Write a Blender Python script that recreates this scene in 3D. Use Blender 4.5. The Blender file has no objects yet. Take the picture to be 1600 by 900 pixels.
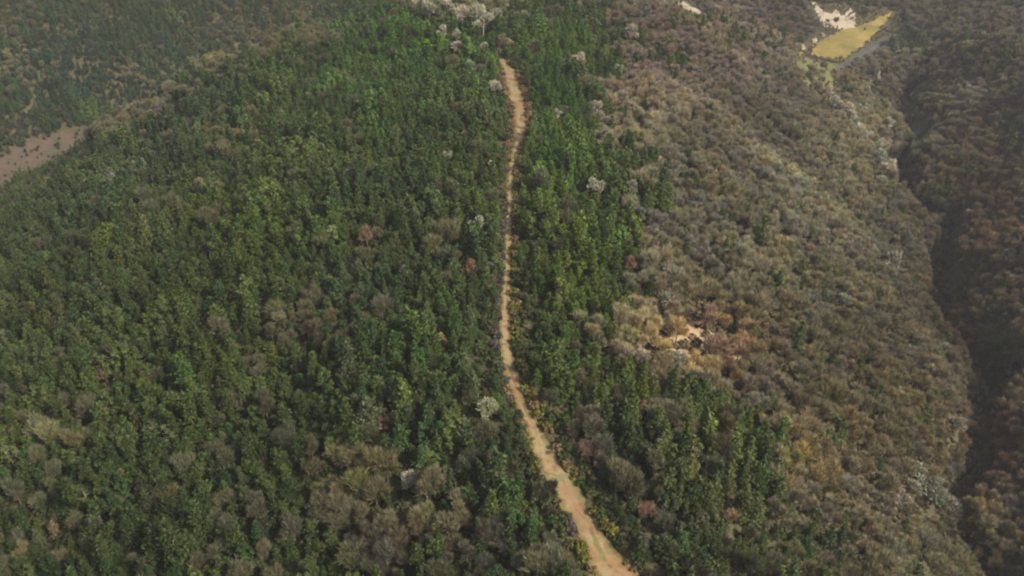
import bpy, math, random
import numpy as np
from mathutils import Vector, geometry

rnd = random.Random(7)
rs = np.random.RandomState(11)
R = math.radians
scene = bpy.context.scene
col = scene.collection

# ------------------------------------------------------------------ camera
ZC = 300.0                       # camera height; terrain is written relative to it
PITCH = 36.0                     # degrees below the horizontal
F = 1386.0                       # focal length in pixels of the 1600 px wide photograph
cam_d = bpy.data.cameras.new('camera')
cam = bpy.data.objects.new('camera', cam_d)
col.objects.link(cam)
cam.location = (0, 0, ZC)
cam.rotation_euler = (R(90 - PITCH), 0, 0)
cam_d.sensor_width = 36
cam_d.lens = 36 * F / 1600
cam_d.clip_start = 1
cam_d.clip_end = 12000
scene.camera = cam

# ------------------------------------------------------------------ light
SUN_EL, SUN_AZ = 43.0, 122.0     # azimuth clockwise from +Y: the sun stands to the right, a little behind the camera
world = bpy.data.worlds.new('World')
scene.world = world
world.use_nodes = True
nt = world.node_tree
sky = nt.nodes.new('ShaderNodeTexSky')
sky.sky_type = 'NISHITA'
sky.sun_disc = False
sky.sun_elevation = R(SUN_EL)
sky.sun_rotation = R(SUN_AZ)
sky.air_density = 1.0
sky.dust_density = 4.0
sky.ozone_density = 0.6
bg = nt.nodes['Background']
bg.inputs['Strength'].default_value = 0.11
nt.links.new(sky.outputs[0], bg.inputs['Color'])
sd = bpy.data.lights.new('sun', 'SUN')
sd.energy = 3.7
sd.angle = R(8)
sd.color = (1.0, 0.91, 0.75)
sun = bpy.data.objects.new('sun', sd)
col.objects.link(sun)
sdir = Vector((math.sin(R(SUN_AZ)) * math.cos(R(SUN_EL)), math.cos(R(SUN_AZ)) * math.cos(R(SUN_EL)), math.sin(R(SUN_EL))))
sun.rotation_euler = sdir.to_track_quat('Z', 'Y').to_euler()
sun.location = (200, -50, ZC + 100)

vs = scene.view_settings
vs.view_transform = 'Standard'
vs.look = 'None'
vs.exposure = 0.95
vs.gamma = 1
vs.use_curve_mapping = False
scene.cycles.filter_width = 2.1          # the photograph is soft
scene.cycles.max_bounces = 5
scene.cycles.diffuse_bounces = 2
scene.cycles.glossy_bounces = 1
scene.cycles.transmission_bounces = 2
scene.cycles.volume_bounces = 0
scene.cycles.use_denoising = True

# ------------------------------------------------------------------ noise and projection
_perm = np.random.RandomState(5).rand(256, 256)
def vnoise(x, y, s, seed=0):
    x = np.asarray(x, float) / s + 37.3 * seed
    y = np.asarray(y, float) / s + 91.7 * seed
    xi = np.floor(x).astype(int); yi = np.floor(y).astype(int)
    fx = x - xi; fy = y - yi
    fx = fx * fx * fx * (fx * (fx * 6 - 15) + 10); fy = fy * fy * fy * (fy * (fy * 6 - 15) + 10)
    g = lambda a, b: _perm[a & 255, b & 255]
    return ((g(xi, yi) * (1 - fx) + g(xi + 1, yi) * fx) * (1 - fy) + (g(xi, yi + 1) * (1 - fx) + g(xi + 1, yi + 1) * fx) * fy) * 2 - 1
def fbm(x, y, s, seed=0, o=3):
    v = 0; a = 1; n = 0
    for k in range(o):
        v = v + a * vnoise(x, y, s, seed + k * 3); n += a; a *= .5; s /= 2.03
    return v / n
def splus(t): return np.logaddexp(0, t)
def smax(a, b, k): return k * np.logaddexp(np.asarray(a) / k, np.asarray(b) / k)

cP, sP = math.cos(R(PITCH)), math.sin(R(PITCH))
def ray(px, py):
    a = (px - 800) / F; b = (450 - py) / F
    return np.array([a, cP + b * sP, -sP + b * cP])
def project(x, y, z):                     # world -> photo pixels and depth
    z = np.asarray(z) - ZC
    d = y * cP - z * sP
    u = y * sP + z * cP
    d1 = np.maximum(d, 1e-3)
    return 800 + F * x / d1, 450 - F * u / d1, d

# ------------------------------------------------------------------ the terrain as a function
def ridge_x(y):
    return np.interp(y, [-100, 60, 91, 115, 130, 172, 230, 300, 420, 600], [60, 28, 17, 8, 2, -1, 0, 2, -5, -10])
def valley_x(y):
    return np.interp(y, [-300, 60, 148, 174, 209, 237, 259, 288, 326, 385, 461, 549, 700, 1000], [30, 100, 124, 134, 150, 160, 163, 172, 180, 190, 222, 258, 340, 450])
def gully_off(y): return 5 * np.sin(y / 15.5) + 3.5 * np.sin(y / 7.3 + 1)
def terrain(x, y):
    x = np.asarray(x, float); y = np.asarray(y, float)
    d = x - ridge_x(y)
    # the hill itself: a rounded ridge running away from the camera
    zr = -125 + 3.0 * np.sin((y - 90) / 46) - 1.5 + 0.02 * np.clip(250 - y, -400, 400)
    zr = zr - 0.25 * splus((40 - y) / 30) * 30
    left = np.sqrt((np.maximum(-d, 0) * .2284) ** 2 + 22 ** 2) - 22 + .00051 * np.maximum(-d, 0) ** 2
    dr = np.maximum(d, 0)
    w = np.maximum(valley_x(y) - ridge_x(y), 30)
    right = 76 * (dr / w) ** 1.65
    ye = 424.3 + 0.408 * dr - .00089 * np.maximum(-d, 0) ** 2
    far = 1.014 * 24 * splus((y - ye) / 24)
    hill = zr - left - np.minimum(right, 120) - far
    # spurs and gullies
    hill = hill + fbm(x, y, 75, 2) * 7 * np.clip(np.abs(d) / 60, 0, 1) + fbm(x * 1.5, y * .8, 34, 4, 2) * 3 * np.clip(np.abs(d) / 25 - .2, 0, 1)
    vx = valley_x(y)
    rh = -206 + .0 * y + np.maximum(x - vx, -60) * .52 + fbm(x, y, 60, 8) * 13 * np.clip((x - vx) / 30, 0, 1) + fbm(x, y, 24, 18, 2) * 3 * np.clip((x - vx) / 20, 0, 1) - .0005 * np.maximum(x - vx, 0) ** 2
    nf = -.5 * x + .87 * y
    lh = -240 + .40 * (nf - 500) + fbm(x, y, 110, 6) * 14
    lh = np.minimum(lh, -20 + (lh + 20) * .25)
    bh = -207 + .33 * (y - 600) + fbm(x, y, 90, 12) * 10
    bh = np.minimum(bh, 10 + (bh - 10) * .2)
    fl = np.where(x > 0, -204.0, -240.0 + 0 * x)
    fl = np.interp(x, [-300, -60, 120, 1000], [-240, -235, -206, -206]) + fbm(x, y, 80, 15) * 2
    z = smax(hill, rh, 4.0)
    z = smax(z, lh, 6.0)
    z = smax(z, bh, 6.0)
    z = smax(z, fl, 4.0)
    gd = (x - vx - gully_off(y)) / (7.0 + 2 * np.sin(y / 31))
    z = z - (14 + 3 * np.sin(y / 19)) * np.exp(-gd ** 2) * np.clip((520 - y) / 60, 0, 1)
    return z + ZC
def at(px, py):                           # the point of the terrain a photo pixel looks at
    r = ray(px, py)
    ts = np.linspace(60, 1500, 2881)
    h = ZC + r[2] * ts - terrain(r[0] * ts, r[1] * ts)
    k = int(np.argmax(h < 0))
    t = ts[k - 1] + (ts[k] - ts[k - 1]) * h[k - 1] / (h[k - 1] - h[k])
    return Vector((r[0] * t, r[1] * t, ZC + r[2] * t))
def gz(x, y): return float(terrain(x, y))

# ------------------------------------------------------------------ materials
def new_mat(name):
    m = bpy.data.materials.new(name); m.use_nodes = True
    n = m.node_tree; n.nodes.clear()
    out = n.nodes.new('ShaderNodeOutputMaterial')
    b = n.nodes.new('ShaderNodeBsdfPrincipled')
    b.inputs['Roughness'].default_value = .85
    b.inputs['Specular IOR Level'].default_value = .15
    n.links.new(b.outputs[0], out.inputs[0])
    return m, n, b, out
def ramp_noise(n, scale, stops, detail=6, rough=.6, vec=None, dist=0.0):
    t = n.nodes.new('ShaderNodeTexNoise'); t.inputs['Scale'].default_value = scale
    t.inputs['Detail'].default_value = detail; t.inputs['Roughness'].default_value = rough
    t.inputs['Distortion'].default_value = dist
    if vec: n.links.new(vec, t.inputs['Vector'])
    r = n.nodes.new('ShaderNodeValToRGB')
    e = r.color_ramp.elements
    while len(e) < len(stops): e.new(.5)
    for i, (p, c) in enumerate(stops): e[i].position = p; e[i].color = (*c, 1)
    n.links.new(t.outputs['Fac'], r.inputs[0])
    return t, r
def mix(n, a, b, f, mode='MIX'):
    m = n.nodes.new('ShaderNodeMix'); m.data_type = 'RGBA'; m.blend_type = mode
    for s, v in ((m.inputs[6], a), (m.inputs[7], b), (m.inputs[0], f)):
        if hasattr(v, 'links'): n.links.new(v, s)
        elif isinstance(v, (int, float)): s.default_value = v
        else: s.default_value = (*v, 1)
    return m.outputs[2]
def bump(n, b, h, strength, dist):
    bp = n.nodes.new('ShaderNodeBump'); bp.inputs['Strength'].default_value = strength
    bp.inputs['Distance'].default_value = dist
    n.links.new(h, bp.inputs['Height']); n.links.new(bp.outputs[0], b.inputs['Normal'])
def soil_mat(name, stops, scale, stops2=None, scale2=None, bs=.5, bd=.5):
    m, n, b, out = new_mat(name)
    tc = n.nodes.new('ShaderNodeTexCoord').outputs['Object']
    t, r = ramp_noise(n, scale, stops, vec=tc)
    c = r.outputs[0]
    if stops2:
        t2, r2 = ramp_noise(n, scale2, stops2, vec=tc, detail=3)
        c = mix(n, c, r2.outputs[0], 1.0, 'MULTIPLY')
    n.links.new(c, b.inputs['Base Color'])
    bump(n, b, t.outputs['Fac'], bs, bd)
    return m
M_ground = soil_mat('leaf_litter', [(.3, (.045, .04, .022)), (.45, (.11, .09, .055)), (.55, (.06, .07, .03)), (.68, (.14, .115, .07)), (.85, (.20, .17, .11))], .6,
                    [(.3, (.7, .7, .7)), (.7, (1.15, 1.1, 1.05))], .02, .8, 1.2)
M_trail = soil_mat('trail_dirt', [(.28, (.15, .095, .055)), (.40, (.235, .18, .10)), (.55, (.27, .215, .125)), (.64, (.19, .15, .09)), (.76, (.17, .17, .07))], .5,
                   [(.34, (.92, .66, .52)), (.46, (1, .96, .9)), (.7, (1.0, 1.0, .8))], .05, .6, .3)
def verge_soil(m):
    n = m.node_tree; b = next(q for q in n.nodes if q.type == 'BSDF_PRINCIPLED')
    src = b.inputs['Base Color'].links[0].from_socket
    a = n.nodes.new('ShaderNodeAttribute'); a.attribute_name = 'verge'
    tc = n.nodes.new('ShaderNodeTexCoord')
    t, r = ramp_noise(n, .5, [(.33, (.12, .055, .032)), (.46, (.16, .11, .055)), (.58, (.14, .135, .045)), (.75, (.21, .19, .075))], vec=tc.outputs['Object'])
    t2 = n.nodes.new('ShaderNodeTexNoise'); t2.inputs['Scale'].default_value = .9; t2.inputs['Detail'].default_value = 6; n.links.new(tc.outputs['Object'], t2.inputs['Vector'])
    ma = n.nodes.new('ShaderNodeMath'); ma.operation = 'ADD'; n.links.new(a.outputs['Fac'], ma.inputs[0]); n.links.new(t2.outputs['Fac'], ma.inputs[1])
    mr = n.nodes.new('ShaderNodeMapRange'); mr.inputs[1].default_value = .92; mr.inputs[2].default_value = 1.22; n.links.new(ma.outputs[0], mr.inputs[0])
    ac = n.nodes.new('ShaderNodeAttribute'); ac.attribute_name = 'clay'
    t3 = n.nodes.new('ShaderNodeTexNoise'); t3.inputs['Scale'].default_value = .22; t3.inputs['Detail'].default_value = 7; n.links.new(tc.outputs['Object'], t3.inputs['Vector'])
    m3 = n.nodes.new('ShaderNodeMapRange'); m3.inputs[1].default_value = .44; m3.inputs[2].default_value = .72; n.links.new(t3.outputs['Fac'], m3.inputs[0])
    mu = n.nodes.new('ShaderNodeMath'); mu.operation = 'MULTIPLY'; n.links.new(ac.outputs['Fac'], mu.inputs[0]); n.links.new(m3.outputs[0], mu.inputs[1])
    src = mix(n, src, (.21, .125, .07), mu.outputs[0])
    n.links.new(mix(n, src, r.outputs[0], mr.outputs[0]), b.inputs['Base Color'])
verge_soil(M_trail)
M_redsoil = soil_mat('red_soil', [(.3, (.05, .05, .03)), (.46, (.10, .07, .05)), (.58, (.07, .06, .042)), (.8, (.07, .08, .045))], .18, None, None)
M_field = soil_mat('field_grass', [(.3, (.12, .12, .035)), (.48, (.23, .175, .05)), (.62, (.29, .225, .075)), (.8, (.21, .19, .06))], .06,
                   [(.3, (.85, .85, .8)), (.6, (1, 1, 1))], .4, .3, .4)
M_meadow = soil_mat('meadow', [(.3, (.07, .085, .03)), (.55, (.12, .12, .045)), (.75, (.14, .12, .06))], .1, None, None)
M_road = soil_mat('track_gravel', [(.3, (.05, .055, .065)), (.6, (.085, .09, .10)), (.8, (.13, .125, .12))], .1, None, None)
M_rock = soil_mat('pale_rock', [(.32, (.12, .10, .07)), (.45, (.30, .25, .18)), (.75, (.42, .36, .27))], .16, None, None, .8, .6)
M_bark = soil_mat('bark', [(.3, (.10, .085, .065)), (.6, (.18, .155, .12)), (.8, (.26, .23, .18))], 2.5)
M_palebark = soil_mat('pale_bark', [(.3, (.22, .19, .15)), (.6, (.36, .33, .27)), (.8, (.46, .43, .36))], 2.5)

def tint_mat(name, spread, transl, rough=.8):
    m, n, b, out = new_mat(name)
    a = n.nodes.new('ShaderNodeAttribute'); a.attribute_type = 'INSTANCER'; a.attribute_name = 'tint'
    g = n.nodes.new('ShaderNodeNewGeometry')
    r = n.nodes.new('ShaderNodeValToRGB')
    e = r.color_ramp.elements
    e[0].position = 0; e[0].color = (1 - spread, 1 - spread * .95, 1 - spread * .9, 1)
    e[1].position = 1; e[1].color = (1 + spread * 1.15, 1 + spread, 1 + spread * .75, 1)
    n.links.new(g.outputs['Random Per Island'], r.inputs[0])
    c = mix(n, a.outputs['Color'], r.outputs[0], 1.0, 'MULTIPLY')
    n.links.new(c, b.inputs['Base Color'])
    b.inputs['Roughness'].default_value = rough
    if transl:
        t = n.nodes.new('ShaderNodeBsdfTranslucent'); n.links.new(c, t.inputs['Color'])
        ms = n.nodes.new('ShaderNodeMixShader'); ms.inputs[0].default_value = transl
        n.links.new(b.outputs[0], ms.inputs[1]); n.links.new(t.outputs[0], ms.inputs[2])
        n.links.new(ms.outputs[0], out.inputs[0])
    return m
M_leaf = tint_mat('leaves', .45, .25)
M_twig = tint_mat('twigs', .55, .0)

# ------------------------------------------------------------------ mesh helpers
def link(name, verts, faces, mat, parent=None, smooth=False):
    me = bpy.data.meshes.new(name)
    me.from_pydata([tuple(v) for v in verts], [], [tuple(f) for f in faces])
    me.materials.append(mat)
    if smooth: me.polygons.foreach_set('use_smooth', [True] * len(me.polygons))
    o = bpy.data.objects.new(name, me)
    col.objects.link(o)
    if parent: o.parent = parent
    return o
def tag(o, label=None, cat=None, group=None, kind=None):
    if label: o['label'] = label
    if cat: o['category'] = cat
    if group: o['group'] = group
    if kind: o['kind'] = kind
    return o
def tube(V, Fc, p0, p1, r0, r1, n=5):
    p0 = Vector(p0); p1 = Vector(p1); ax = (p1 - p0).normalized()
    s = ax.orthogonal().normalized(); t = ax.cross(s); b = len(V)
    for p, r in ((p0, r0), (p1, r1)):
        for i in range(n):
            a = 2 * math.pi * i / n
            V.append(p + s * math.cos(a) * r + t * math.sin(a) * r)
    for i in range(n):
        j = (i + 1) % n
        Fc.append((b + i, b + j, b + n + j, b + n + i))
def unit(v): return v / np.maximum(np.linalg.norm(v, axis=-1, keepdims=True), 1e-9)

# ------------------------------------------------------------------ ground: one sheet to the horizon
def axis(a, b, step, lo, hi):
    c = list(np.arange(a, b + .1, step))
    s = step; v = b
    while v < hi: s *= 1.22; v += s; c.append(v)
    s = step; v = a
    while v > lo: s *= 1.22; v -= s; c.insert(0, v)
    return np.array(c)
gx = axis(-420, 480, 3.5, -4500, 4500); gy = axis(20, 800, 3.5, -4000, 6000)
GX, GY = np.meshgrid(gx, gy)
GZ = terrain(GX, GY)
nx, ny = len(gx), len(gy)
idx = np.arange(nx * ny).reshape(ny, nx)
fc = np.stack([idx[:-1, :-1], idx[:-1, 1:], idx[1:, 1:], idx[1:, :-1]], -1).reshape(-1, 4)
ground = link('ground', np.stack([GX, GY, GZ], -1).reshape(-1, 3).tolist(), fc.tolist(), M_ground, smooth=True)
tag(ground, kind='structure')

# ------------------------------------------------------------------ the air
def haze_box():
    x0, x1, y0, y1 = gx[0] - 20, gx[-1] + 20, gy[0] - 20, gy[-1] + 20
    z0, z1 = float(GZ.min()) - 1.5, max(float(GZ.max()) + 14, ZC + 4)
    print('HAZE', z0, z1)
    V = [(x, y, z) for z in (z0, z1) for y in (y0, y1) for x in (x0, x1)]
    Fc = [(0, 2, 3, 1), (4, 5, 7, 6), (0, 1, 5, 4), (2, 6, 7, 3), (0, 4, 6, 2), (1, 3, 7, 5)]
    m = bpy.data.materials.new('air'); m.use_nodes = True
    n = m.node_tree; n.nodes.clear()
    out = n.nodes.new('ShaderNodeOutputMaterial'); v = n.nodes.new('ShaderNodeVolumePrincipled')
    v.inputs['Color'].default_value = (.84, .83, .86, 1)
    v.inputs['Density'].default_value = .00019
    v.inputs['Anisotropy'].default_value = .2
    n.links.new(v.outputs[0], out.inputs['Volume'])
    tag(link('haze', V, Fc, m), kind='stuff')
haze_box()

# ------------------------------------------------------------------ trail and other ribbons draped on the ground
def smooth_line(pts, n):
    pts = np.array(pts, float)
    s = np.r_[0, np.cumsum(np.linalg.norm(np.diff(pts[:, :2], axis=0), axis=1))]
    q = np.linspace(0, s[-1], n)
    out = np.stack([np.interp(q, s, pts[:, k]) for k in range(pts.shape[1])], 1)
    k = 7; ker = np.hanning(k + 2)[1:-1]; ker /= ker.sum()
    pad = np.concatenate([np.repeat(out[:1], k // 2, 0), out, np.repeat(out[-1:], k // 2, 0)])
    return np.stack([np.convolve(pad[:, c], ker, 'valid') for c in range(out.shape[1])], 1)
def ribbon(name, line, mat, lift=.12, rag=.25, across=8, seed=0):
    V = []; Fc = []
    n = len(line); d = np.gradient(line[:, :2], axis=0); d = unit(d)
    nr = np.stack([d[:, 1], -d[:, 0]], 1)
    for i in range(n):
        x, y, w = line[i]
        wl = w / 2 * (1 + rag * vnoise(i, 0, 2.2, seed) + rag * vnoise(i, 3, 6, seed))
        wr = w / 2 * (1 + rag * vnoise(i, 50, 2.2, seed) + rag * vnoise(i, 53, 6, seed))
        for k in range(across + 1):
            t = -wl + (wl + wr) * k / across
            px_, py_ = x + nr[i, 0] * t, y + nr[i, 1] * t
            V.append((px_, py_, gz(px_, py_) + lift))
    A = [max(abs(2 * k / across - 1), .95 * math.exp(-((2 * k / across - 1.1) / .2) ** 2) * (.5 + .8 * float(vnoise(i, 7, 9, seed)))) for i in range(n) for k in range(across + 1)]
    if rag == .34: A = [v + .09 * math.exp(-((V[i][1] - 190) / 60) ** 4) for i, v in enumerate(A)]
    a = across + 1
    for i in range(n - 1):
        for k in range(across):
            Fc.append((i * a + k, i * a + k + 1, (i + 1) * a + k + 1, (i + 1) * a + k))
    o = link(name, V, Fc, mat, smooth=True)
    at_ = o.data.attributes.new('verge', 'FLOAT', 'POINT'); at_.data.foreach_set('value', A)
    cl = [min(1.0, max(0.0, (128 - v[1]) / 22) + max(0.0, (v[1] - 262) / 25)) for v in V]
    ac = o.data.attributes.new('clay', 'FLOAT', 'POINT'); ac.data.foreach_set('value', cl)
    return tag(o, kind='structure')
def px_line(pts, n):
    w = []
    for (px, py, wp) in pts:
        p = at(px, py); dist = project(p.x, p.y, p.z)[2]
        w.append((p.x, p.y, wp * float(dist) / F))
    return smooth_line(w, n)
TR = [(1010, 960, 66), (965, 900, 58), (938, 862, 50), (905, 800, 44), (878, 752, 44), (852, 712, 34), (826, 655, 25), (805, 605, 24), (793, 560, 24),
      (789, 520, 19), (790, 480, 17), (793, 420, 15), (796, 350, 14), (797, 300, 13), (799, 265, 12), (806, 232, 15), (814, 200, 24), (811, 165, 26), (802, 135, 28), (795, 112, 26), (782, 92, 9)]
trail_line = px_line([(a, b, c * .95) for a, b, c in TR], 420)
ribbon('trail', trail_line, M_trail, .14, .34, 14, 1)
spur = px_line([(880, 758, 20), (860, 745, 18), (838, 736, 7)], 10)
ribbon('path', spur, M_trail, .18, .3, 4, 4)
trail_pts = trail_line
red_line = px_line([(-60, 322, 90), (-10, 280, 84), (30, 252, 66), (70, 232, 50), (110, 214, 30), (134, 206, 12)], 60)
ribbon('dirt_road', red_line, M_redsoil, .3, .3, 8, 6)
low_line = px_line([(1300, 112, 9), (1335, 92, 8), (1368, 72, 7), (1400, 55, 6), (1440, 56, 6), (1480, 40, 4)], 40)
ribbon('road', low_line, M_road, .3, .15, 6, 8)
pale_line = px_line([(1058, 2, 8), (1072, 12, 13), (1090, 22, 14), (1112, 35, 12), (1142, 47, 8)], 24)
ribbon('bare_ground', pale_line, M_rock, .35, .4, 4, 9)

def patch(name, poly_px, mat, lift=.3, step=2.5):
    P = [at(*p) for p in poly_px]
    B = []
    for i in range(len(P)):
        a, b = P[i], P[(i + 1) % len(P)]
        k = max(1, int((b - a).length / step))
        for j in range(k):
            q = a.lerp(b, j / k); nz = 1.6
            B.append(Vector((q.x + rnd.uniform(-nz, nz), q.y + rnd.uniform(-nz, nz))))
    nb = len(B); xs = [p.x for p in B]; ys = [p.y for p in B]
    pts = B[:]
    x = min(xs)
    while x < max(xs):
        y = min(ys)
        while y < max(ys):
            pts.append(Vector((x + rnd.uniform(-.3, .3), y + rnd.uniform(-.3, .3)))); y += step
        x += step
    vo, eo, fo, *_ = geometry.delaunay_2d_cdt(pts, [], [list(range(nb))], 1, 1e-4)
    return tag(link(name, [(v.x, v.y, gz(v.x, v.y) + lift) for v in vo], fo, mat, smooth=True), kind='structure'), B
FIELD = [(1248, 88), (1272, 72), (1296, 58), (1318, 47), (1345, 41), (1370, 31), (1394, 19), (1384, 36), (1366, 56), (1344, 76), (1322, 90), (1290, 96)]
field, field_poly = patch('field', FIELD, M_field, .5)
MEAD = [(1240, 100), (1262, 92), (1290, 100), (1316, 96), (1300, 116), (1296, 150), (1280, 165), (1262, 140), (1246, 120)]
mead, mead_poly = patch('meadow', MEAD, M_meadow, .4)

DRY = [(1078, 505), (1095, 488), (1118, 486), (1128, 520), (1160, 535), (1165, 560), (1140, 582), (1108, 578), (1080, 572), (1040, 566), (1000, 560), (985, 535), (1010, 520), (1050, 528)]
M_dry = soil_mat('dry_grass', [(.3, (.20, .13, .08)), (.5, (.32, .23, .15)), (.75, (.28, .23, .14))], .3)
dry, dry_poly = patch('bare_ground', DRY, M_dry, .12)
M_dark = soil_mat('dark_soil', [(.3, (.012, .012, .014)), (.6, (.03, .028, .028)), (.8, (.05, .045, .04))], .4)  # near-black ground colour for the floor of the gully
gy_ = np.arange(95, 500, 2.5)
ribbon('gully_bed', np.stack([valley_x(gy_) + gully_off(gy_), gy_, 10 + 3 * np.sin(gy_ / 17)], 1), M_dark, .25, .4, 8, 14)  # near-black ribbon draped along the gully floor, no water in it
SCAR = [(1268, 4), (1276, 4), (1284, 20), (1298, 22), (1308, 12), (1312, 26), (1320, 24), (1328, 10), (1336, 26), (1338, 44), (1322, 47), (1308, 45), (1288, 42), (1276, 26)]
scar, scar_poly = patch('bare_ground', SCAR, M_rock, .35)
# ------------------------------------------------------------------ rocks
def rock(px, py, w, h, label, seed):
    p = at(px, py); dist = float(project(p.x, p.y, p.z)[2])
    r = w * dist / F / 2; hh = h * dist / F
    V = []; Fc = []; n, mrows = 18, 9
    for j in range(mrows + 1):
        th = math.pi * .5 * j / mrows
        for i in range(n):
            a = 2 * math.pi * i / n
            k = 1 + .30 * vnoise(3 * math.cos(a) * math.cos(th) + 9, 3 * math.sin(a) * math.cos(th) + 9 + 2 * th, 1.6, seed) + .12 * vnoise(7 * math.cos(a) + 9, 7 * math.sin(a) + 9 + 4 * th, 1.3, seed + 2)
            if i == 0: k0 = k
            V.append((math.cos(a) * math.cos(th) * r * k, math.sin(a) * math.cos(th) * r * .55 * k, math.sin(th) * hh * k - hh * .25))
    for j in range(mrows):
        for i in range(n):
            i2 = (i + 1) % n
            Fc.append((j * n + i, j * n + i2, (j + 1) * n + i2, (j + 1) * n + i))
    Fc.append(tuple(range(mrows * n, mrows * n + n)))
    o = link('rock_outcrop', V, Fc, M_rock)
    o.location = (p.x, p.y, gz(p.x, p.y)); o.rotation_euler.z = seed * .7
    return tag(o, label, 'rock', 'pale rock and soil faces in the far valley')
rock(1250, 76, 18, 9, 'small white rock at the left tip of the yellow field', 5)
rock(1272, 65, 16, 6, 'low pinkish pale rock along the upper left edge of the yellow field', 6)
rock(1284, 56, 10, 6, 'small pale stone between yellow field and brown slope', 12)
rock(1368, 124, 15, 20, 'slanted white rock below the road on the right hillside', 7)
rock(1355, 140, 8, 9, 'small white stone just below the slanted white rock', 8)
rock(1433, 211, 8, 10, 'lone white stone in the dark gully', 9)
rock(1424, 148, 7, 6, 'tiny white stone high in the dark blue gully', 10)
rock(998, 8, 12, 7, 'small white stone on the brown crest of the far slope', 11)

# ------------------------------------------------------------------ tree meshes
def leafy_crown(seed, rad, h0, h1, lumps, per, leaf=(.28, .5), flat=1.0):
    g = np.random.RandomState(seed)
    C = []; Rr = []
    for i in range(lumps):
        a = g.rand() * 2 * math.pi
        t = g.rand() ** .8
        rr = rad * (.35 + .5 * math.sqrt(max(0, 1 - t ** 1.6))) * (g.rand() ** .4)
        C.append((math.cos(a) * rr * (1.15 if seed % 2 else .9), math.sin(a) * rr, h0 + (h1 - h0) * (.15 + .75 * t)))
        Rr.append(rad * g.uniform(.28, .48) * (1 - .35 * t))
    C = np.array(C); Rr = np.array(Rr)
    k = np.repeat(np.arange(lumps), per)
    N = len(k)
    d = unit(g.normal(size=(N, 3))); d[:, 2] = np.where(d[:, 2] < -.3, -d[:, 2], d[:, 2])
    pos = C[k] + d * (Rr[k] * (g.rand(N) ** .35))[:, None] * [1, 1, .95 * flat]
    nrm = unit(d + g.normal(size=(N, 3)) * .55)
    s = unit(np.cross(nrm, g.normal(size=(N, 3)))); t = np.cross(nrm, s)
    a = g.uniform(*leaf, N)[:, None]; b = a * g.uniform(.5, .85, (N, 1))
    V = np.stack([pos - s * a, pos - t * b, pos + s * a * .9 + nrm * a * .2, pos + t * b], 1) .reshape(-1, 3)
    Fc = np.arange(N * 4).reshape(N, 4)
    return V * .999, Fc
def conifer_crown(seed, rad, h0, h1, N=1100, point=.8):
    g = np.random.RandomState(seed)
    nb = 34
    bt = np.sort(g.rand(nb)) ** .85; ba = np.arange(nb) * 2.4 + g.uniform(-.4, .4, nb)
    bl = rad * ((1 - bt) ** point * 1.0 + .08) * g.uniform(.6, 1.2, nb)
    k = g.choice(nb, N, p=(bl + .2) / (bl + .2).sum())
    u = g.rand(N) ** .7
    r = bl[k] * u
    z = h0 + (h1 - h0) * bt[k] + (.25 - .15 * u) * r
    sprd = .10 + .20 * r
    pos = np.stack([np.cos(ba[k]) * r, np.sin(ba[k]) * r, z], 1) + g.normal(size=(N, 3)) * np.stack([sprd, sprd, sprd * .7], 1)
    d = unit(np.stack([np.cos(ba[k]), np.sin(ba[k]), .35 + 0 * r], 1) + g.normal(size=(N, 3)) * .6)
    nrm = unit(np.stack([0 * r, 0 * r, 1 + 0 * r], 1) + d * .6 + g.normal(size=(N, 3)) * .5)
    sd_ = unit(np.cross(nrm, d)); a = g.uniform(.14, .32, N)[:, None]; b = a * g.uniform(.4, .7, (N, 1))
    V = np.stack([pos - d * a, pos - sd_ * b, pos + d * a, pos + sd_ * b], 1).reshape(-1, 3)
    return V, np.arange(N * 4).reshape(N, 4)
def trunk_mesh(seed, h, r, limbs, spread, sub=0):
    g = random.Random(seed); V = []; Fc = []
    lean = Vector((g.uniform(-.08, .08), g.uniform(-.08, .08), 1))
    top = lean * h * .8; mid = lean * h * .4 + Vector((g.uniform(-.15, .15), g.uniform(-.15, .15), 0))
    tube(V, Fc, (0, 0, -.8), mid, r, r * .7, 7); tube(V, Fc, mid, top, r * .7, r * .2, 6)
    for i in range(limbs):
        a = i * 2.4 + g.uniform(-.4, .4); t = .35 + .6 * i / limbs
        p = mid.lerp(top, max(0, (t - .4) / .6)) if t > .4 else mid * (t / .4)
        L = spread * g.uniform(.7, 1.0) * (1.1 - .5 * t)
        e = p + Vector((math.cos(a) * L, math.sin(a) * L, L * g.uniform(.5, 1.0)))
        m_ = p.lerp(e, .5) + Vector((0, 0, -.12 * L))
        tube(V, Fc, p, m_, r * .4, r * .26, 5); tube(V, Fc, m_, e, r * .26, r * .08, 4)
        for k in range(sub):
            q = m_.lerp(e, k / max(1, sub)); a2 = a + g.uniform(-1.3, 1.3); l2 = L * g.uniform(.35, .6)
            tube(V, Fc, q, q + Vector((math.cos(a2) * l2, math.sin(a2) * l2, l2 * g.uniform(.5, 1.3))), r * .16, r * .04, 3)
    return V, Fc
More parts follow.
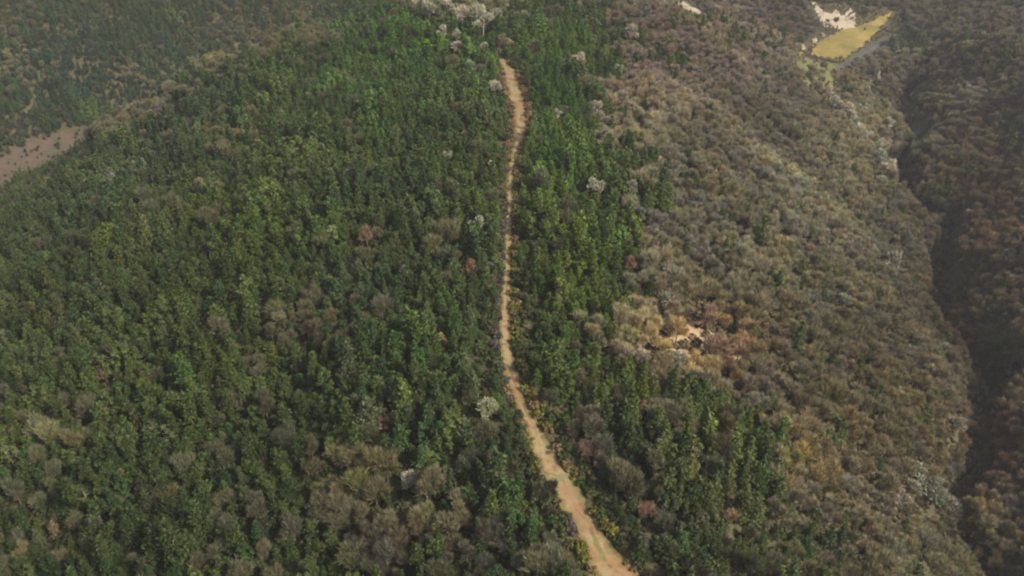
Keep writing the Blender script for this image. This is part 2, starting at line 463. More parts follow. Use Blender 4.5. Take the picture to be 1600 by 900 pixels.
def twig_crown(seed, rad, h0, h1, N, width=.036, length=(.55, 1.75), lumps=9):
    g = np.random.RandomState(seed)
    a = g.rand(lumps) * 6.283; t = g.rand(lumps)
    rr = rad * .68 * np.sqrt(g.rand(lumps)) * (1.1 - .4 * t)
    C = np.stack([np.cos(a) * rr, np.sin(a) * rr, h0 + (h1 - h0) * (.3 + .55 * t)], 1)
    k = g.randint(0, lumps, N)
    d = unit(g.normal(size=(N, 3)) + [0, 0, .35])
    lr = rad * g.uniform(.35, .55, lumps)
    base = C[k] + d * (lr[k] * g.rand(N) ** .5 * .75)[:, None]
    out = unit(base - np.array([0, 0, h0 * .6]))
    dr = unit(out * .7 + d * .5 + np.array([0, 0, .55]) + g.normal(size=(N, 3)) * .45)
    L = g.uniform(*length, N)[:, None]
    s = unit(np.cross(dr, g.normal(size=(N, 3)))) * (width * g.uniform(.6, 1.5, N))[:, None]
    mid = base + dr * L * .5 + g.normal(size=(N, 3)) * .06
    V = np.stack([base - s, base + s, mid + s * .8, base + dr * L, mid - s * .8], 1).reshape(-1, 3)
    Fc = np.arange(N * 5).reshape(N, 5)
    return V, Fc

def make_tree(name, crown, trunk, bark, leafmat):
    root = bpy.data.objects.new(name, None); col.objects.link(root); root.empty_display_size = 1
    link('trunk', trunk[0], trunk[1], bark, root)
    link('crown', crown[0].tolist(), crown[1].tolist(), leafmat, root)
    return root
KINDS = {}
KINDS['green'] = [make_tree('evergreen_tree', conifer_crown(100 + i, rad, .7, h, n, pt), trunk_mesh(100 + i, h, .13, 6, rad * .6), M_bark, M_leaf)
                  for i, (rad, h, n, pt) in enumerate([(1.7, 6.2, 1100, .8), (1.5, 7.2, 1100, .9), (2.0, 5.6, 1300, .6), (1.35, 6.6, 900, .85), (1.8, 4.8, 1100, .55), (1.6, 7.8, 1200, .7)])]
KINDS['green'] += [make_tree('evergreen_tree', leafy_crown(150 + i, rad, .9, h, lumps, 80, (.17, .32)), trunk_mesh(150 + i, h, .14, 7, rad * .7), M_bark, M_leaf)
                   for i, (rad, h, lumps) in enumerate([(1.9, 5.2, 13), (2.4, 5.8, 16)])]
KINDS['bare'] = [make_tree('bare_tree', twig_crown(200 + i, rad, 2.0, h, n), trunk_mesh(200 + i, h, .17, 10, rad * .75, 3), M_bark, M_twig)
                 for i, (rad, h, n) in enumerate([(2.7, 6.2, 1900), (2.2, 6.9, 1600), (3.1, 5.8, 2300), (1.9, 5.2, 1300), (2.4, 6.0, 1700), (1.6, 6.4, 1200)])]
KINDS['pale'] = [make_tree('pale_tree', twig_crown(300 + i, rad, 1.4, h, n, .075, (.4, .9), 10), trunk_mesh(300 + i, h, .16, 9, rad * .7, 3), M_palebark, M_twig)
                 for i, (rad, h, n) in enumerate([(2.5, 5.6, 1900), (2.2, 6.2, 1700), (2.8, 5.2, 2100)])]
KINDS['shrub'] = [make_tree('shrub', leafy_crown(400 + i, rad, .1, h, 8, 30, (.2, .38)), trunk_mesh(400 + i, h, .06, 6, rad * .7), M_bark, M_leaf)
                  for i, (rad, h) in enumerate([(1.2, 1.7), (1.0, 1.3), (1.4, 1.9)])]

# ------------------------------------------------------------------ what grows where
# centre and radii in photo pixels, turned into amounts of: bare trees; and a colour shift
BARE_EDGE = np.array([(-400, 930), (0, 950), (60, 985), (130, 955), (200, 960), (260, 985), (340, 1020), (420, 985), (500, 955), (560, 985), (600, 1050), (640, 1150), (690, 1205), (740, 1195), (800, 1200), (850, 1290), (900, 1320), (1300, 1400)])
BARE_BLOBS = [(650, 800, 120, 50, .8), (560, 730, 60, 60, .7), (500, 515, 70, 35, .7), (190, 580, 40, 22, .8), (905, 680, 60, 55, .75), (820, 885, 90, 40, .8),
              (340, 215, 55, 28, .6), (430, 50, 110, 45, .6), (30, 60, 50, 70, .6), (930, 770, 26, 50, .6), (1150, 590, 120, 40, .8), (575, 380, 28, 16, .7),
              (770, 380, 12, 90, .5), (700, 380, 35, 22, .5), (100, 210, 110, 14, .6), (60, 860, 50, 22, .5), (400, 880, 40, 20, .5), (720, 8, 95, 18, .95), (165, 205, 40, 12, .9), (215, 178, 40, 11, .9), (275, 145, 40, 12, .9), (340, 105, 50, 14, .9), (430, 62, 60, 18, .75), (790, 68, 16, 18, .8), (1000, 790, 24, 50, .7), (220, 110, 60, 18, .3), (590, 850, 50, 50, .8), (380, 690, 30, 14, .5)]
GREEN_BLOBS = [(1500, 80, 100, 35, .45), (1040, 90, 30, 25, .8), (1455, 320, 30, 25, .5), (1090, 40, 40, 14, .4), (1380, 250, 20, 20, .2), (1550, 540, 30, 60, .4), (1130, 370, 110, 60, .14), (1190, 60, 40, 18, .6), (1420, 60, 20, 30, .6), (1250, 860, 60, 40, .8)]
# colour blobs: x, y, rx, ry, multiply (r, g, b)
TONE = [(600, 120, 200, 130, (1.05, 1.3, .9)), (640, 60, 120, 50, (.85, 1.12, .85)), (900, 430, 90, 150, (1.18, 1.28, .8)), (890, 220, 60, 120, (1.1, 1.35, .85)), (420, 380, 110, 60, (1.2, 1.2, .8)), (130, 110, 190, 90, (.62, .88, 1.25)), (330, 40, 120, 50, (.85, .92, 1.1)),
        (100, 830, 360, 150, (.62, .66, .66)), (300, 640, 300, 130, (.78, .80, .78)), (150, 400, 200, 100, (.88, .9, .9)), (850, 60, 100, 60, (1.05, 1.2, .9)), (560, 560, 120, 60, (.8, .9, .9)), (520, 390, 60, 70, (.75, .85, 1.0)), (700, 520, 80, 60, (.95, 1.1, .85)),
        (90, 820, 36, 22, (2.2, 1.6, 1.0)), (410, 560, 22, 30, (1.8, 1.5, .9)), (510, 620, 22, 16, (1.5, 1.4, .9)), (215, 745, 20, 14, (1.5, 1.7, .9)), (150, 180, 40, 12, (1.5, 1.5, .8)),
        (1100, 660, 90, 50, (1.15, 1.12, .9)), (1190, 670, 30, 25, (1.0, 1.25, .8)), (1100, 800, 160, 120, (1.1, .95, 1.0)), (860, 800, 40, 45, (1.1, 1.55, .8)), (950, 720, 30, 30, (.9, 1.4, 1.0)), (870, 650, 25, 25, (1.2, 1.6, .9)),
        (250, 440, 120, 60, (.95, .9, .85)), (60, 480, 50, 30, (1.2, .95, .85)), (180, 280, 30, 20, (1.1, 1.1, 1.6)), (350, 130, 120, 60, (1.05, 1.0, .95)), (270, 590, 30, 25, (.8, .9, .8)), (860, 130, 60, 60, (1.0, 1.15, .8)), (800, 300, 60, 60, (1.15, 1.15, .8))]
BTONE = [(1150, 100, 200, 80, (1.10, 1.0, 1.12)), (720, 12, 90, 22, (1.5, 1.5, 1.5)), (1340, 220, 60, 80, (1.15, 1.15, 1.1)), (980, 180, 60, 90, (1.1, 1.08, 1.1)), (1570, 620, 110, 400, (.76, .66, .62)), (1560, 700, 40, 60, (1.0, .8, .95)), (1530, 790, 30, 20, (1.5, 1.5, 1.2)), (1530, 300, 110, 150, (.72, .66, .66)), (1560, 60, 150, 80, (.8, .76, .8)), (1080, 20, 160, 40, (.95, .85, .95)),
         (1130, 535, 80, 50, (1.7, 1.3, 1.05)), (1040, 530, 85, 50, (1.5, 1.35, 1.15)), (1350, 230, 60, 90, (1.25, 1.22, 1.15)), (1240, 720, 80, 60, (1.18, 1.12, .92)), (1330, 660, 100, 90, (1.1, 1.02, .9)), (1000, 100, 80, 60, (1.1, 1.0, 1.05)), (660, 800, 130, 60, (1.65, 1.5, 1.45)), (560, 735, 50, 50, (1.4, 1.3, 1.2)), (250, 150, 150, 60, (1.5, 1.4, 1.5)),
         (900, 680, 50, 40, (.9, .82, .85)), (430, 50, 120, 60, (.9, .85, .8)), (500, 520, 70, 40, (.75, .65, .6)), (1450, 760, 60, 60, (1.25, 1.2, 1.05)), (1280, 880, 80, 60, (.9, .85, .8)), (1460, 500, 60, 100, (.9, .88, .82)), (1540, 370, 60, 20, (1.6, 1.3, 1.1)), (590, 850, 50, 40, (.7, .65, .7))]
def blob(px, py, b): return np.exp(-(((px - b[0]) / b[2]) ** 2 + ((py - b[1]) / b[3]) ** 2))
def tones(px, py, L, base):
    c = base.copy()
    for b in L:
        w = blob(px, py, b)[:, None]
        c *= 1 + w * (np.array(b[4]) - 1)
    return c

# trees and shrubs that stand out one by one
PALE = [(700, 12, 26, 'grey white tree in the middle of the crest cluster'), (738, 22, 26, 'grey white tree squeezed between the two biggest on the crest'), (650, 8, 22, 'small grey tree at the left end of the crest cluster'), (775, 26, 24, 'grey tree right of the big silver tree on the crest'),
        (1312, 170, 22, 'small cream tree between the top two of the right rim row'), (1332, 190, 22, 'cream tree wedged in the upper right rim row'), (1352, 215, 24, 'cream tree between the middle ones of the right rim row'), (1370, 250, 26, 'cream tree filling the lower right rim row'), (1380, 225, 20, 'thin cream tree on the gully side of the middle rim row'), (1395, 275, 24, 'cream tree nearest the gully in the rim row'), (1290, 145, 20, 'small pale tree just below the meadow'), (1455, 770, 34, 'cream tree squeezed between the two largest by the gully'), (1420, 760, 34, 'cream tree behind the beige one by the gully'),
        (755, 36, 40, 'big silver-white tree on the crest left of the trail head'), (722, 24, 30, 'whitish tree on the crest just left of the big silver one'), (672, 18, 30, 'leftmost silver tree on the crest'),
        (690, 54, 22, 'small white tree below the leftmost silver tree on the crest'), (714, 56, 20, 'small white tree right of its twin below the crest'), (714, 76, 22, 'white tree with a forked top just under the crest pair'),
        (737, 108, 24, 'round pale green-white tree left of the bare trail top'), (774, 135, 22, 'pale tree touching the left edge of the wide trail top'), (757, 75, 18, 'pale slim tree directly under the big silver tree'),
        (727, 214, 15, 'small pale tree left of the trail below its wide top'), (700, 243, 17, 'pale tree out left, level with the narrowing trail'), (768, 258, 15, 'pale tree close left of the narrowest trail'),
        (745, 352, 30, 'round silvery tree left of the middle trail'), (903, 94, 24, 'white tree right of the trail head on the upper slope'), (885, 98, 14, 'small white tree beside the white one right of the trail head'),
        (872, 180, 17, 'round white tree right of the wide trail top'), (967, 110, 20, 'white tree on the border of green and brown woods near the top'), (932, 168, 24, 'pale tree just left of the upper brown wood'),
        (985, 296, 24, 'white tree at the border of the brown wood, right one of two'), (930, 292, 30, 'wide pale tree at the border of the brown wood, left one of two'), (917, 250, 14, 'small white tree above the two pale border trees'),
        (985, 54, 26, 'whitish tree among brown ones on the right crest'), (1440, 752, 44, 'large cream tree at the lower right beside the gully'), (1474, 790, 48, 'largest cream tree beside the gully, right of the other'), (1430, 735, 30, 'cream tree topmost of the lower right cluster'),
        (1400, 775, 34, 'beige tree left of the cream pair by the gully'), (1316, 470, 30, 'cream tree alone in the middle of the brown flank'), (1385, 412, 36, 'silver tree on the brown flank near the gully'), (1360, 395, 26, 'silver tree just left of the one near the gully'),
        (762, 635, 40, 'pale green-white tree left of the trail bend'), (1472, 545, 26, 'pale tree at the gully edge, level with the golden patch'), (643, 745, 34, 'silvery tree on the lower left slope above the brown thicket'),
        (1300, 160, 24, 'pale tree at the top of the row along the right rim'), (1322, 178, 26, 'pale tree second in the row along the right rim'), (1345, 172, 22, 'pale tree beside the white stone gully, upper rim'), (1340, 208, 28, 'cream tree in the middle of the right rim row'),
        (1362, 235, 28, 'cream tree low in the right rim row'), (1382, 262, 30, 'brightest tree at the right rim above the gully bend'), (1372, 285, 24, 'lowest cream tree of the right rim row'), (1388, 195, 20, 'small pale tree on the gully side of the rim row'),
        (1060, 560, 30, 'cream tree at the lower edge of the golden patch'), (1002, 555, 30, 'cream pink tree at the left edge of the golden patch'), (1036, 470, 24, 'pale tree above the golden patch'), (180, 282, 24, 'grey tree alone on the upper left slope'), (545, 275, 26, 'grey tree on the upper middle of the left slope'),
        (1490, 660, 30, 'whitish bare tree leaning over the dark gully')]
RUST = [(1105, 500, 30, 'tall salmon-coloured dead tree in the golden patch', (.34, .23, .16)), (1115, 545, 34, 'salmon dead tree below the tall one in the golden patch', (.33, .22, .15)), (1150, 550, 30, 'orange-brown dead tree right in the golden patch', (.30, .19, .12)),
        (1130, 570, 26, 'orange-brown dead tree lowest in the golden patch', (.30, .17, .09)), (985, 415, 22, 'rust-brown dead tree at the border of green and brown woods', (.24, .12, .07)), (1002, 634, 16, 'small bright orange shrub on the right flank', (.24, .11, .06)),
        (605, 660, 18, 'brick red shrub on the lower left slope', (.20, .08, .05)), (1010, 800, 24, 'pinkish brown dead tree right of the lower trail', (.28, .15, .10)), (1140, 805, 24, 'tan dead tree in the lower green patch', (.36, .24, .13)), (1350, 855, 24, 'pinkish dead tree at the lower right', (.30, .19, .14)),
        (575, 372, 26, 'brown dead tree on the upper middle of the left slope', (.17, .10, .06)), (735, 415, 18, 'small rusty shrub left of the middle trail', (.20, .10, .05)), (92, 825, 24, 'golden yellow tree on the lower left', (.12, .10, .035)), (540, 850, 0, '', None),
        (1595, 370, 26, 'pinkish tree at the right border above the gully', (.30, .18, .13)), (918, 700, 26, 'rusty dead tree right of the trail above the fork', (.22, .13, .09)), (170, 585, 26, 'reddish brown dead tree on the far left slope', (.15, .08, .05)), (690, 530, 14, 'small yellow shrub left of the lower straight trail', (.26, .2, .04))]

def stand(px, py, wpx, dia, hc):          # base of a tree whose crown centre is seen at px, py
    p = at(px, py); dist = float(project(p.x, p.y, p.z)[2]); sc = wpx * dist / F / dia
    q = at(px, py + hc * sc * cP * F / dist)
    dist = float(project(q.x, q.y, q.z)[2]); sc = wpx * dist / F / dia; p = q
    return p, sc
SPOTS = [stand(a[0], a[1], a[2], 5.0, 3.6) for a in PALE] + [stand(a[0], a[1], a[2], 4.4, 3.4) for a in RUST if a[3]]

sp = 2.75
ys = np.arange(40, 830, sp * .87); P = []
for r_, yy in enumerate(ys):
    half = 120 + yy * .80
    xs = np.arange(-half, half, sp) + (sp / 2 if r_ % 2 else 0)
    P.append(np.stack([xs, np.full(len(xs), yy)], 1))
P = np.concatenate(P); P += rs.uniform(-.42, .42, P.shape) * sp
X, Y = P[:, 0], P[:, 1]; Z = terrain(X, Y)
PX, PY, D = project(X, Y, Z + 3)
keep = (PX > -330) & (PX < 1930) & (PY > -140) & (PY < 1180)
# nothing grows on the trail, the roads, the field
def near(line, extra):
    k = np.zeros(len(X), bool)
    for i in range(0, len(line)):
        x, y, w = line[i]
        k |= (X - x) ** 2 + (Y - y) ** 2 < (w / 2 + extra) ** 2
    return k
neartrail = near(trail_pts, 6.0)
keep &= ~near(trail_pts, 1.55) & ~near(spur, 1.5) & ~(near(red_line, 0) & (rs.rand(len(X)) < .62)) & ~near(low_line, 2) & ~near(pale_line, 1.5)
def inside(poly):
    c = np.zeros(len(X), bool); n = len(poly)
    for i in range(n):
        x0, y0 = poly[i].x, poly[i].y; x1, y1 = poly[i - 1].x, poly[i - 1].y
        m_ = ((y0 > Y) != (y1 > Y)) & (X < (x1 - x0) * (Y - y0) / ((y1 - y0) or 1e-9) + x0)
        c ^= m_
    return c
keep &= ~inside(scar_poly) | (rs.rand(len(X)) < .22); indry = inside(dry_poly); keep &= ~(indry & (rs.rand(len(X)) < .84)); infield = inside(field_poly) & (rs.rand(len(X)) < .985); inmead = inside(mead_poly)
keep &= ~infield & ~(inmead & (rs.rand(len(X)) < .7))
for o in [o for o in col.objects if o.name.startswith('rock_outcrop')]:
    keep &= (X - o.location.x) ** 2 + (Y - o.location.y) ** 2 * 1.0 > 36
    # keep the sight of the rock clear of the trees right below it
    keep &= ~((np.abs(X - o.location.x * Y / o.location.y) < 5) & (Y < o.location.y) & (Y > o.location.y - 13))
for p, sc in SPOTS:
    dx = X - p.x * Y / p.y; dy = Y - p.y
    keep &= (X - p.x) ** 2 + (Y - p.y) ** 2 > (1.9 * sc + 1.2) ** 2
    keep &= ~((np.abs(dx) < 1.6 * sc + .8) & (dy < 0) & (dy > -(1.8 * sc + 4.5)))
gdx = X - valley_x(Y) - gully_off(Y)
keep &= ~((np.abs(gdx) < 4.6 + 2.2 * vnoise(X, Y, 9, 44)) & (Y < 480) & (rs.rand(len(X)) < .9))
keep &= rs.rand(len(X)) > .04
X, Y, Z, PX, PY, D, neartrail = [a[keep] for a in (X, Y, Z, PX, PY, D, neartrail)]
N = len(X)
edge = np.interp(PY, BARE_EDGE[:, 0], BARE_EDGE[:, 1]) + 45 * vnoise(X, Y, 14, 3) + 25 * vnoise(X, Y, 6, 5)
pb = np.clip((PX - edge) / 40 + .5, 0, 1) * .95
for b in BARE_BLOBS: pb = pb + (1 - pb) * b[4] * blob(PX, PY, b)
for b in GREEN_BLOBS: pb = pb * (1 - b[4] * blob(PX, PY, b))
pb = np.where(PX < edge, np.maximum(pb, .02 + .08 * np.clip(fbm(X, Y, 22, 9) * 2 - .3, 0, 1)), pb)
pb = np.maximum(pb, .26 * np.clip((PY - 590) / 60, 0, 1) * (PX > 800) + .14 * np.clip((PY - 560) / 90, 0, 1) * (PX < 800))
pb = np.clip(pb + .32 * vnoise(X, Y, 9, 31) * (pb > .15) * (pb < .85), 0, 1)
isbare = rs.rand(N) < pb
thin = ~(isbare & (rs.rand(N) < .12))
X, Y, Z, PX, PY, D, neartrail, edge, pb, isbare = [a[thin] for a in (X, Y, Z, PX, PY, D, neartrail, edge, pb, isbare)]
N = len(X)
g1 = fbm(X, Y, 26, 21); g2 = fbm(X, Y, 12, 25); g3 = vnoise(X, Y, 7, 29)
green = np.stack([.058 + .020 * g1 + .024 * g2, .084 + .020 * g1 + .032 * g2, .028 - .001 * g1 + .009 * g2], 1)
pick = rs.rand(N)
green[pick < .07] *= [1.25, 1.15, .9]        # yellow green
green[(pick > .12) & (pick < .24)] *= [1.35, 1.1, 1.6]   # grey green
green[(pick > .24) & (pick < .36)] *= [.65, .8, .85]
green[(pick > .36) & (pick < .42)] *= [.8, 1.02, 1.05]
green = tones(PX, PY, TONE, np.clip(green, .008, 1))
bare = np.stack([.215 + .05 * g1 + .035 * g2, .202 + .05 * g1 + .035 * g2, .138 + .035 * g1 + .02 * g3], 1)
bare[pick < .12] *= [1.1, 1.0, .9]
bare[(pick > .15) & (pick < .32)] *= [.86, .84, .80]
bare[(pick > .32) & (pick < .48)] *= [.95, 1.02, 1.1]
bare[(pick > .48) & (pick < .58)] *= [.88, .98, .8]
bare *= (1 + .35 * fbm(X, Y, 38, 51, 2))[:, None]
bare[(pick > .97)] *= 1.35
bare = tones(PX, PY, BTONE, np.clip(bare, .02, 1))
jit = np.exp(rs.normal(0, 1, N) * np.where(isbare, .09, .15))[:, None]
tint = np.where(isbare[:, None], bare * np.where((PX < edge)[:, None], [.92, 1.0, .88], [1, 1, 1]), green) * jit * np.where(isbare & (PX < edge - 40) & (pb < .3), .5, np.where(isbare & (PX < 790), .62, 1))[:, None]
size = np.where(isbare, rs.uniform(.55, .98, N), rs.uniform(.55, 1.15, N) * (1 + .4 * np.clip(vnoise(X, Y, 11, 61), -.6, 1)))
size *= np.where(neartrail, .72, 1.0) * (1 + .18 * g2)
def before(poly, reach):
    xs_ = [p.x for p in poly]; ys_ = [p.y for p in poly]
    k = np.zeros(N, bool)
    for p in poly[::2]: k |= ((X - p.x) ** 2 + ((Y - p.y + reach * .5) / 1.6) ** 2 < (reach * .5) ** 2)
    return k
low = before(scar_poly, 13) | before(field_poly, 15) | before(mead_poly, 10) | before([Vector((q[0], q[1])) for q in red_line], 16) | before([Vector((q[0], q[1])) for q in pale_line], 24)
low |= (PX < 150) & (PY > 262 - .35 * PX) & (PY < 352 - .75 * PX) & (D < 470)
size *= np.where(low, .42, 1.0)
variant = rs.randint(0, 100, N); rot = rs.uniform(0, 6.283, N)

# ------------------------------------------------------------------ planting
used = {}
def plant(kind, v, x, y, s, rz, tint_, sz=1.0):
    protos = KINDS[kind]; v = v % len(protos); src = protos[v]
    if (kind, v) not in used:
        root = src; used[(kind, v)] = True
    else:
        root = src.copy(); col.objects.link(root)
        for ch in src.children:
            c = ch.copy(); c.parent = root; col.objects.link(c)
    root.location = (x, y, gz(x, y) - .1)
    root.rotation_euler = (0, 0, rz); root.scale = (s, s, s * sz)
    for ch in root.children:
        if ch.name.startswith('crown'): ch['tint'] = [float(q) for q in tint_]
    return root

def row_word(py):
    for lim, w in ((90, 'on the far crest'), (230, 'by the wide trail top'), (330, 'by the narrow upper trail'), (430, 'by the straight middle trail'),
                   (540, 'by the lower straight trail'), (640, 'at trail bend height'), (700, 'just above fork height'), (770, 'at trail fork height'), (840, 'below fork height')):
        if py < lim: return w
    return 'at the very bottom'
def side_word(px, py):
    tx = float(np.interp(py, [t[1] for t in TR][::-1], [t[0] for t in TR][::-1]))
    d = px - tx
    for lim, w in ((-720, 'at the far left edge'), (-600, 'far out on left slope'), (-480, 'well out on left slope'), (-360, 'midway out on left slope'), (-250, 'on inner left slope'), (-150, 'some trees left of trail'),
                   (-60, 'near left side of trail'), (0, 'touching left trail edge'), (60, 'touching right trail edge'), (150, 'near right side of trail'), (250, 'some trees right of trail'), (360, 'on inner right flank'),
                   (480, 'midway out on right flank'), (600, 'well out on right flank'), (680, 'beside the right gully')):
        if d < lim: return w
    return 'beyond the right gully'
def tone_word(c, kind):
    r, g, b = c; l = (r + g + b) / 3
    if kind == 'green':
        if r > g * .98: return 'olive'
        if l < .026: return 'very dark green'
        if b > g * .55: return 'grey green'
        if r > g * .8: return 'yellowish green'
        if l > .055: return 'bright green'
        return 'deep green' if l < .038 else 'mid green'
    if l < .07: return 'dark brown'
    if l < .11: return 'dull brown'
    if r > b * 2.1: return 'golden tan'
    return 'pale beige' if l > .19 else ('grey brown' if b > r * .62 else 'warm brown')
taken = np.zeros(N, bool)
def individuals(mask, kind, n, cat, group, noun):
    vis = mask & (PX > -20) & (PX < 1620) & (PY > -10) & (PY < 925)
    ids = np.where(vis)[0]
    ids = ids[np.argsort(-(size[ids] / D[ids]))][:n]
    for i in ids:
        c = tint[i]
        h = rs.uniform(.85, 1.35)
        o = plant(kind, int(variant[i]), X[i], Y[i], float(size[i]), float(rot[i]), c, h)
        sz = 'small ' if size[i] < .75 else ('large ' if size[i] > (1.0 if kind == 'green' else .92) else '')
        tag(o, '%s%s %s %s, %s' % (sz, tone_word(c, kind), noun, side_word(PX[i], PY[i]), row_word(PY[i])), cat, group)
        taken[i] = True
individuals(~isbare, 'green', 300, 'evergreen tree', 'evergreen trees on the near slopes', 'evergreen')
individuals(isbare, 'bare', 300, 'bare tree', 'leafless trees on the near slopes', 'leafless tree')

pw = [(.36, .35, .27), (.30, .31, .23), (.38, .34, .27), (.27, .29, .22)]
for k, (px, py, wpx, lab) in enumerate(PALE):
    p, s = stand(px, py, wpx, 5.0, 3.6)
    c = np.array(pw[k % 4]) * ((.95 if px > 1200 else .95) if px > 850 or py > 300 else 1.0)
    if 1280 < px < 1400 and py < 300: c = c * 1.3
    if lab.startswith('grey tree alone') or 'grey tree on the upper' in lab: c = np.array((.17, .17, .16))
    if 'green' in lab: c = c * (.8, 1.0, .75)
    tag(plant('pale', k, p.x, p.y, s, k * 1.3, c), lab, 'pale tree', 'pale trees standing out from the woods')
for k, (px, py, wpx, lab, c) in enumerate(RUST):
    if not lab: continue
    c = np.array(c) * .6 + np.array([.075, .06, .05])
    p, s = stand(px, py, wpx, 4.4, 3.4)
    o = plant('green' if 'shrub' in lab or 'yellow' in lab else 'bare', k + 1, p.x, p.y, s * (1.5 if 'shrub' in lab else 1.1), k * 2.1, c, .9)
    o.name = 'dead_tree' if 'tree' in lab else 'rusty_shrub'
    tag(o, lab, 'tree' if 'tree' in lab else 'shrub', 'red and yellow dead trees')

# low shrubs along both edges of the trail
EDGE = []
k = 0
for i in range(4, len(trail_pts) - 4):
    x, y, w = trail_pts[i]
    d = trail_pts[i + 1, :2] - trail_pts[i - 1, :2]; d /= np.linalg.norm(d)
    for sgn in (-1, 1):
        q_ = rnd.random()
        if q_ > .62: continue
        off = w / 2 + rnd.uniform(-.5 if w > 5 else .1, 1.4)
        sx, sy = x + d[1] * off * sgn, y - d[0] * off * sgn
        px, py, dd = [float(q) for q in project(sx, sy, gz(sx, sy))]
        if not 0 < py < 900: continue
        s = rnd.uniform(.55, 1.05)
        u = rnd.random()
        if 330 < py < 600 and sgn < 0 and u < .75: c = (.085, .075, .065); tw = 'purplish grey'
        elif 120 < py < 240 and u < .75: c = (.22, .13, .07); tw = 'rusty brown'
        elif u < .4: c = (.13, .13, .03); tw = 'yellow-green'
        elif u < .6: c = (.16, .12, .06); tw = 'dry brown'
        elif u < .8: c = (.05, .075, .02); tw = 'green'
        else: c = (.09, .07, .065) if sgn < 0 else (.12, .10, .03); tw = 'greyish' if sgn < 0 else 'olive'
        if q_ > .30:
            EDGE.append((sx, sy, s, *(np.array(c) * rnd.uniform(.8, 1.2)))); continue
        tag(plant('shrub', k, sx, sy, s, k * .9, np.array(c) * rnd.uniform(.8, 1.2)), '%s%s shrub on %s trail verge, %s' % ('tiny ' if s < .7 else '', tw, 'left' if sgn < 0 else 'right', row_word(py)), 'shrub', 'low shrubs along the trail')
        k += 1

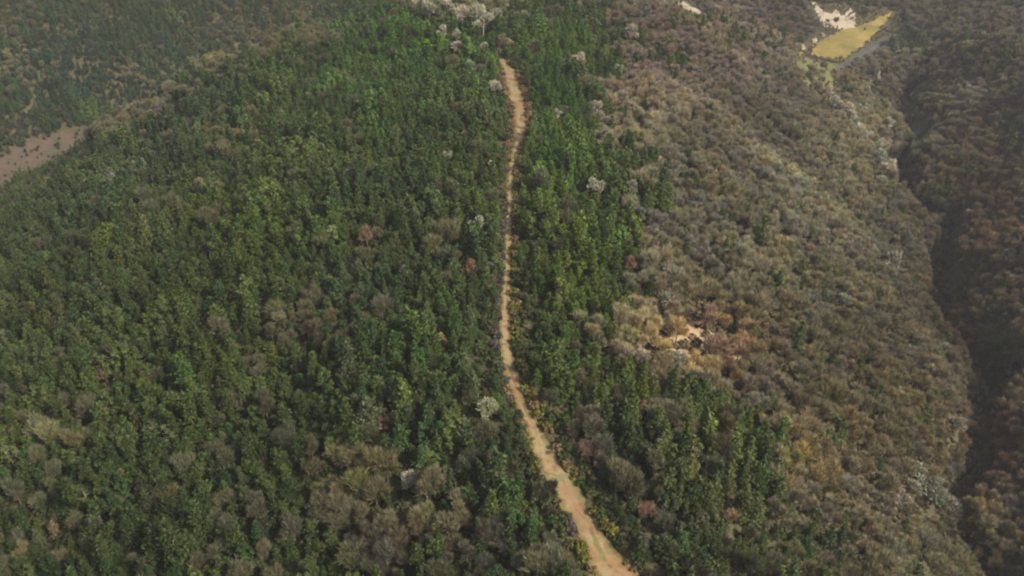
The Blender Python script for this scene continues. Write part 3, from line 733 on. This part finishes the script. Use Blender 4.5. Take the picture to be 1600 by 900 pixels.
# ------------------------------------------------------------------ the rest of the woods: one object each, too many to count
def forest(name, label, ids, kind, zscale=1.05):
    me = bpy.data.meshes.new(name)
    me.from_pydata([(float(X_[0]), float(X_[1]), float(X_[2]) - .1) for X_ in ids['p']], [], [])
    n = len(ids['p'])
    def att(nm, t, arr, key='value'):
        a = me.attributes.new(nm, t, 'POINT'); a.data.foreach_set(key, np.ascontiguousarray(arr, dtype=np.float32 if t != 'INT' else np.int32).ravel())
    att('tint', 'FLOAT_COLOR', np.c_[ids['tint'], np.ones(n)], 'color')
    s = ids['size']; att('psize', 'FLOAT_VECTOR', np.stack([s, s, s * ids['zs']], 1), 'vector')
    att('prot', 'FLOAT_VECTOR', np.stack([0 * s, 0 * s, ids['rot']], 1), 'vector')
    att('pidx', 'INT', ids['var'])
    o = bpy.data.objects.new(name, me); col.objects.link(o)
    ng = bpy.data.node_groups.new(name, 'GeometryNodeTree')
    ng.interface.new_socket('Geometry', in_out='INPUT', socket_type='NodeSocketGeometry')
    ng.interface.new_socket('Geometry', in_out='OUTPUT', socket_type='NodeSocketGeometry')
    nd = ng.nodes; lk = ng.links
    gi = nd.new('NodeGroupInput'); go = nd.new('NodeGroupOutput')
    allj = nd.new('GeometryNodeJoinGeometry')
    for root in KINDS[kind][::-1]:
        j = nd.new('GeometryNodeJoinGeometry')
        for ch in root.children:
            oi = nd.new('GeometryNodeObjectInfo'); oi.inputs['Object'].default_value = ch; oi.transform_space = 'ORIGINAL'
            lk.new(oi.outputs['Geometry'], j.inputs[0])
        gti = nd.new('GeometryNodeGeometryToInstance'); lk.new(j.outputs[0], gti.inputs[0])
        lk.new(gti.outputs[0], allj.inputs[0])
    iop = nd.new('GeometryNodeInstanceOnPoints'); iop.inputs['Pick Instance'].default_value = True
    def named(nm, t):
        a = nd.new('GeometryNodeInputNamedAttribute'); a.data_type = t; a.inputs['Name'].default_value = nm
        return [q for q in a.outputs if q.enabled and q.name == 'Attribute'][0]
    mtp = nd.new('GeometryNodeMeshToPoints')
    lk.new(gi.outputs[0], mtp.inputs[0]); lk.new(mtp.outputs[0], iop.inputs['Points'])
    lk.new(allj.outputs[0], iop.inputs['Instance'])
    lk.new(named('psize', 'FLOAT_VECTOR'), iop.inputs['Scale'])
    e2r = nd.new('FunctionNodeEulerToRotation'); lk.new(named('prot', 'FLOAT_VECTOR'), e2r.inputs[0]); lk.new(e2r.outputs[0], iop.inputs['Rotation'])
    lk.new(named('pidx', 'INT'), iop.inputs['Instance Index'])
    lk.new(iop.outputs[0], go.inputs[0])
    md = o.modifiers.new('trees', 'NODES'); md.node_group = ng
    return tag(o, label, 'woodland' if kind != 'shrub' else 'undergrowth', None, 'stuff')
def pack(mask, nv):
    return dict(p=np.stack([X, Y, Z], 1)[mask], tint=tint[mask], size=size[mask], zs=rs.uniform(.85, 1.35, mask.sum()), rot=rot[mask], var=variant[mask] % nv)
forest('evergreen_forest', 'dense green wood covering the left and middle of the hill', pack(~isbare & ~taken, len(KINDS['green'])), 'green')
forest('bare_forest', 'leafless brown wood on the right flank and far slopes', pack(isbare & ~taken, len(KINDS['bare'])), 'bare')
# undergrowth between the trees
M = 30000
ux = rs.uniform(-230, 230, M); uy = rs.uniform(50, 430, M); ux = ux * (.35 + .65 * uy / 430)
upx, upy, ud = project(ux, uy, terrain(ux, uy))
okk = (upx > -100) & (upx < 1700) & (upy > -20) & (upy < 1000)
for i in range(len(trail_pts)):
    okk &= (ux - trail_pts[i, 0]) ** 2 + (uy - trail_pts[i, 1]) ** 2 > (trail_pts[i, 2] / 2 + .7) ** 2
ux, uy, upx, upy = ux[okk], uy[okk], upx[okk], upy[okk]
n = len(ux); eb = np.interp(upy, BARE_EDGE[:, 0], BARE_EDGE[:, 1]) + 30 * vnoise(ux, uy, 14, 3)
ut = np.where((upx > eb)[:, None], np.array([.12, .10, .055]), np.array([.05, .06, .025])) * np.exp(rs.normal(0, .3, (n, 1)))
E = np.array(EDGE); us = np.r_[rs.uniform(.6, 1.2, n), E[:, 2]]
ux = np.r_[ux, E[:, 0]]; uy = np.r_[uy, E[:, 1]]; ut = np.r_[ut, E[:, 3:6]]; n = len(ux)
forest('undergrowth', 'low brush filling the gaps between the trees', dict(p=np.stack([ux, uy, terrain(ux, uy)], 1), tint=ut, size=us, zs=np.ones(n), rot=rs.uniform(0, 6.28, n), var=rs.randint(0, len(KINDS['shrub']), n)), 'shrub')
print('TREES', N, 'individual', int(taken.sum()))
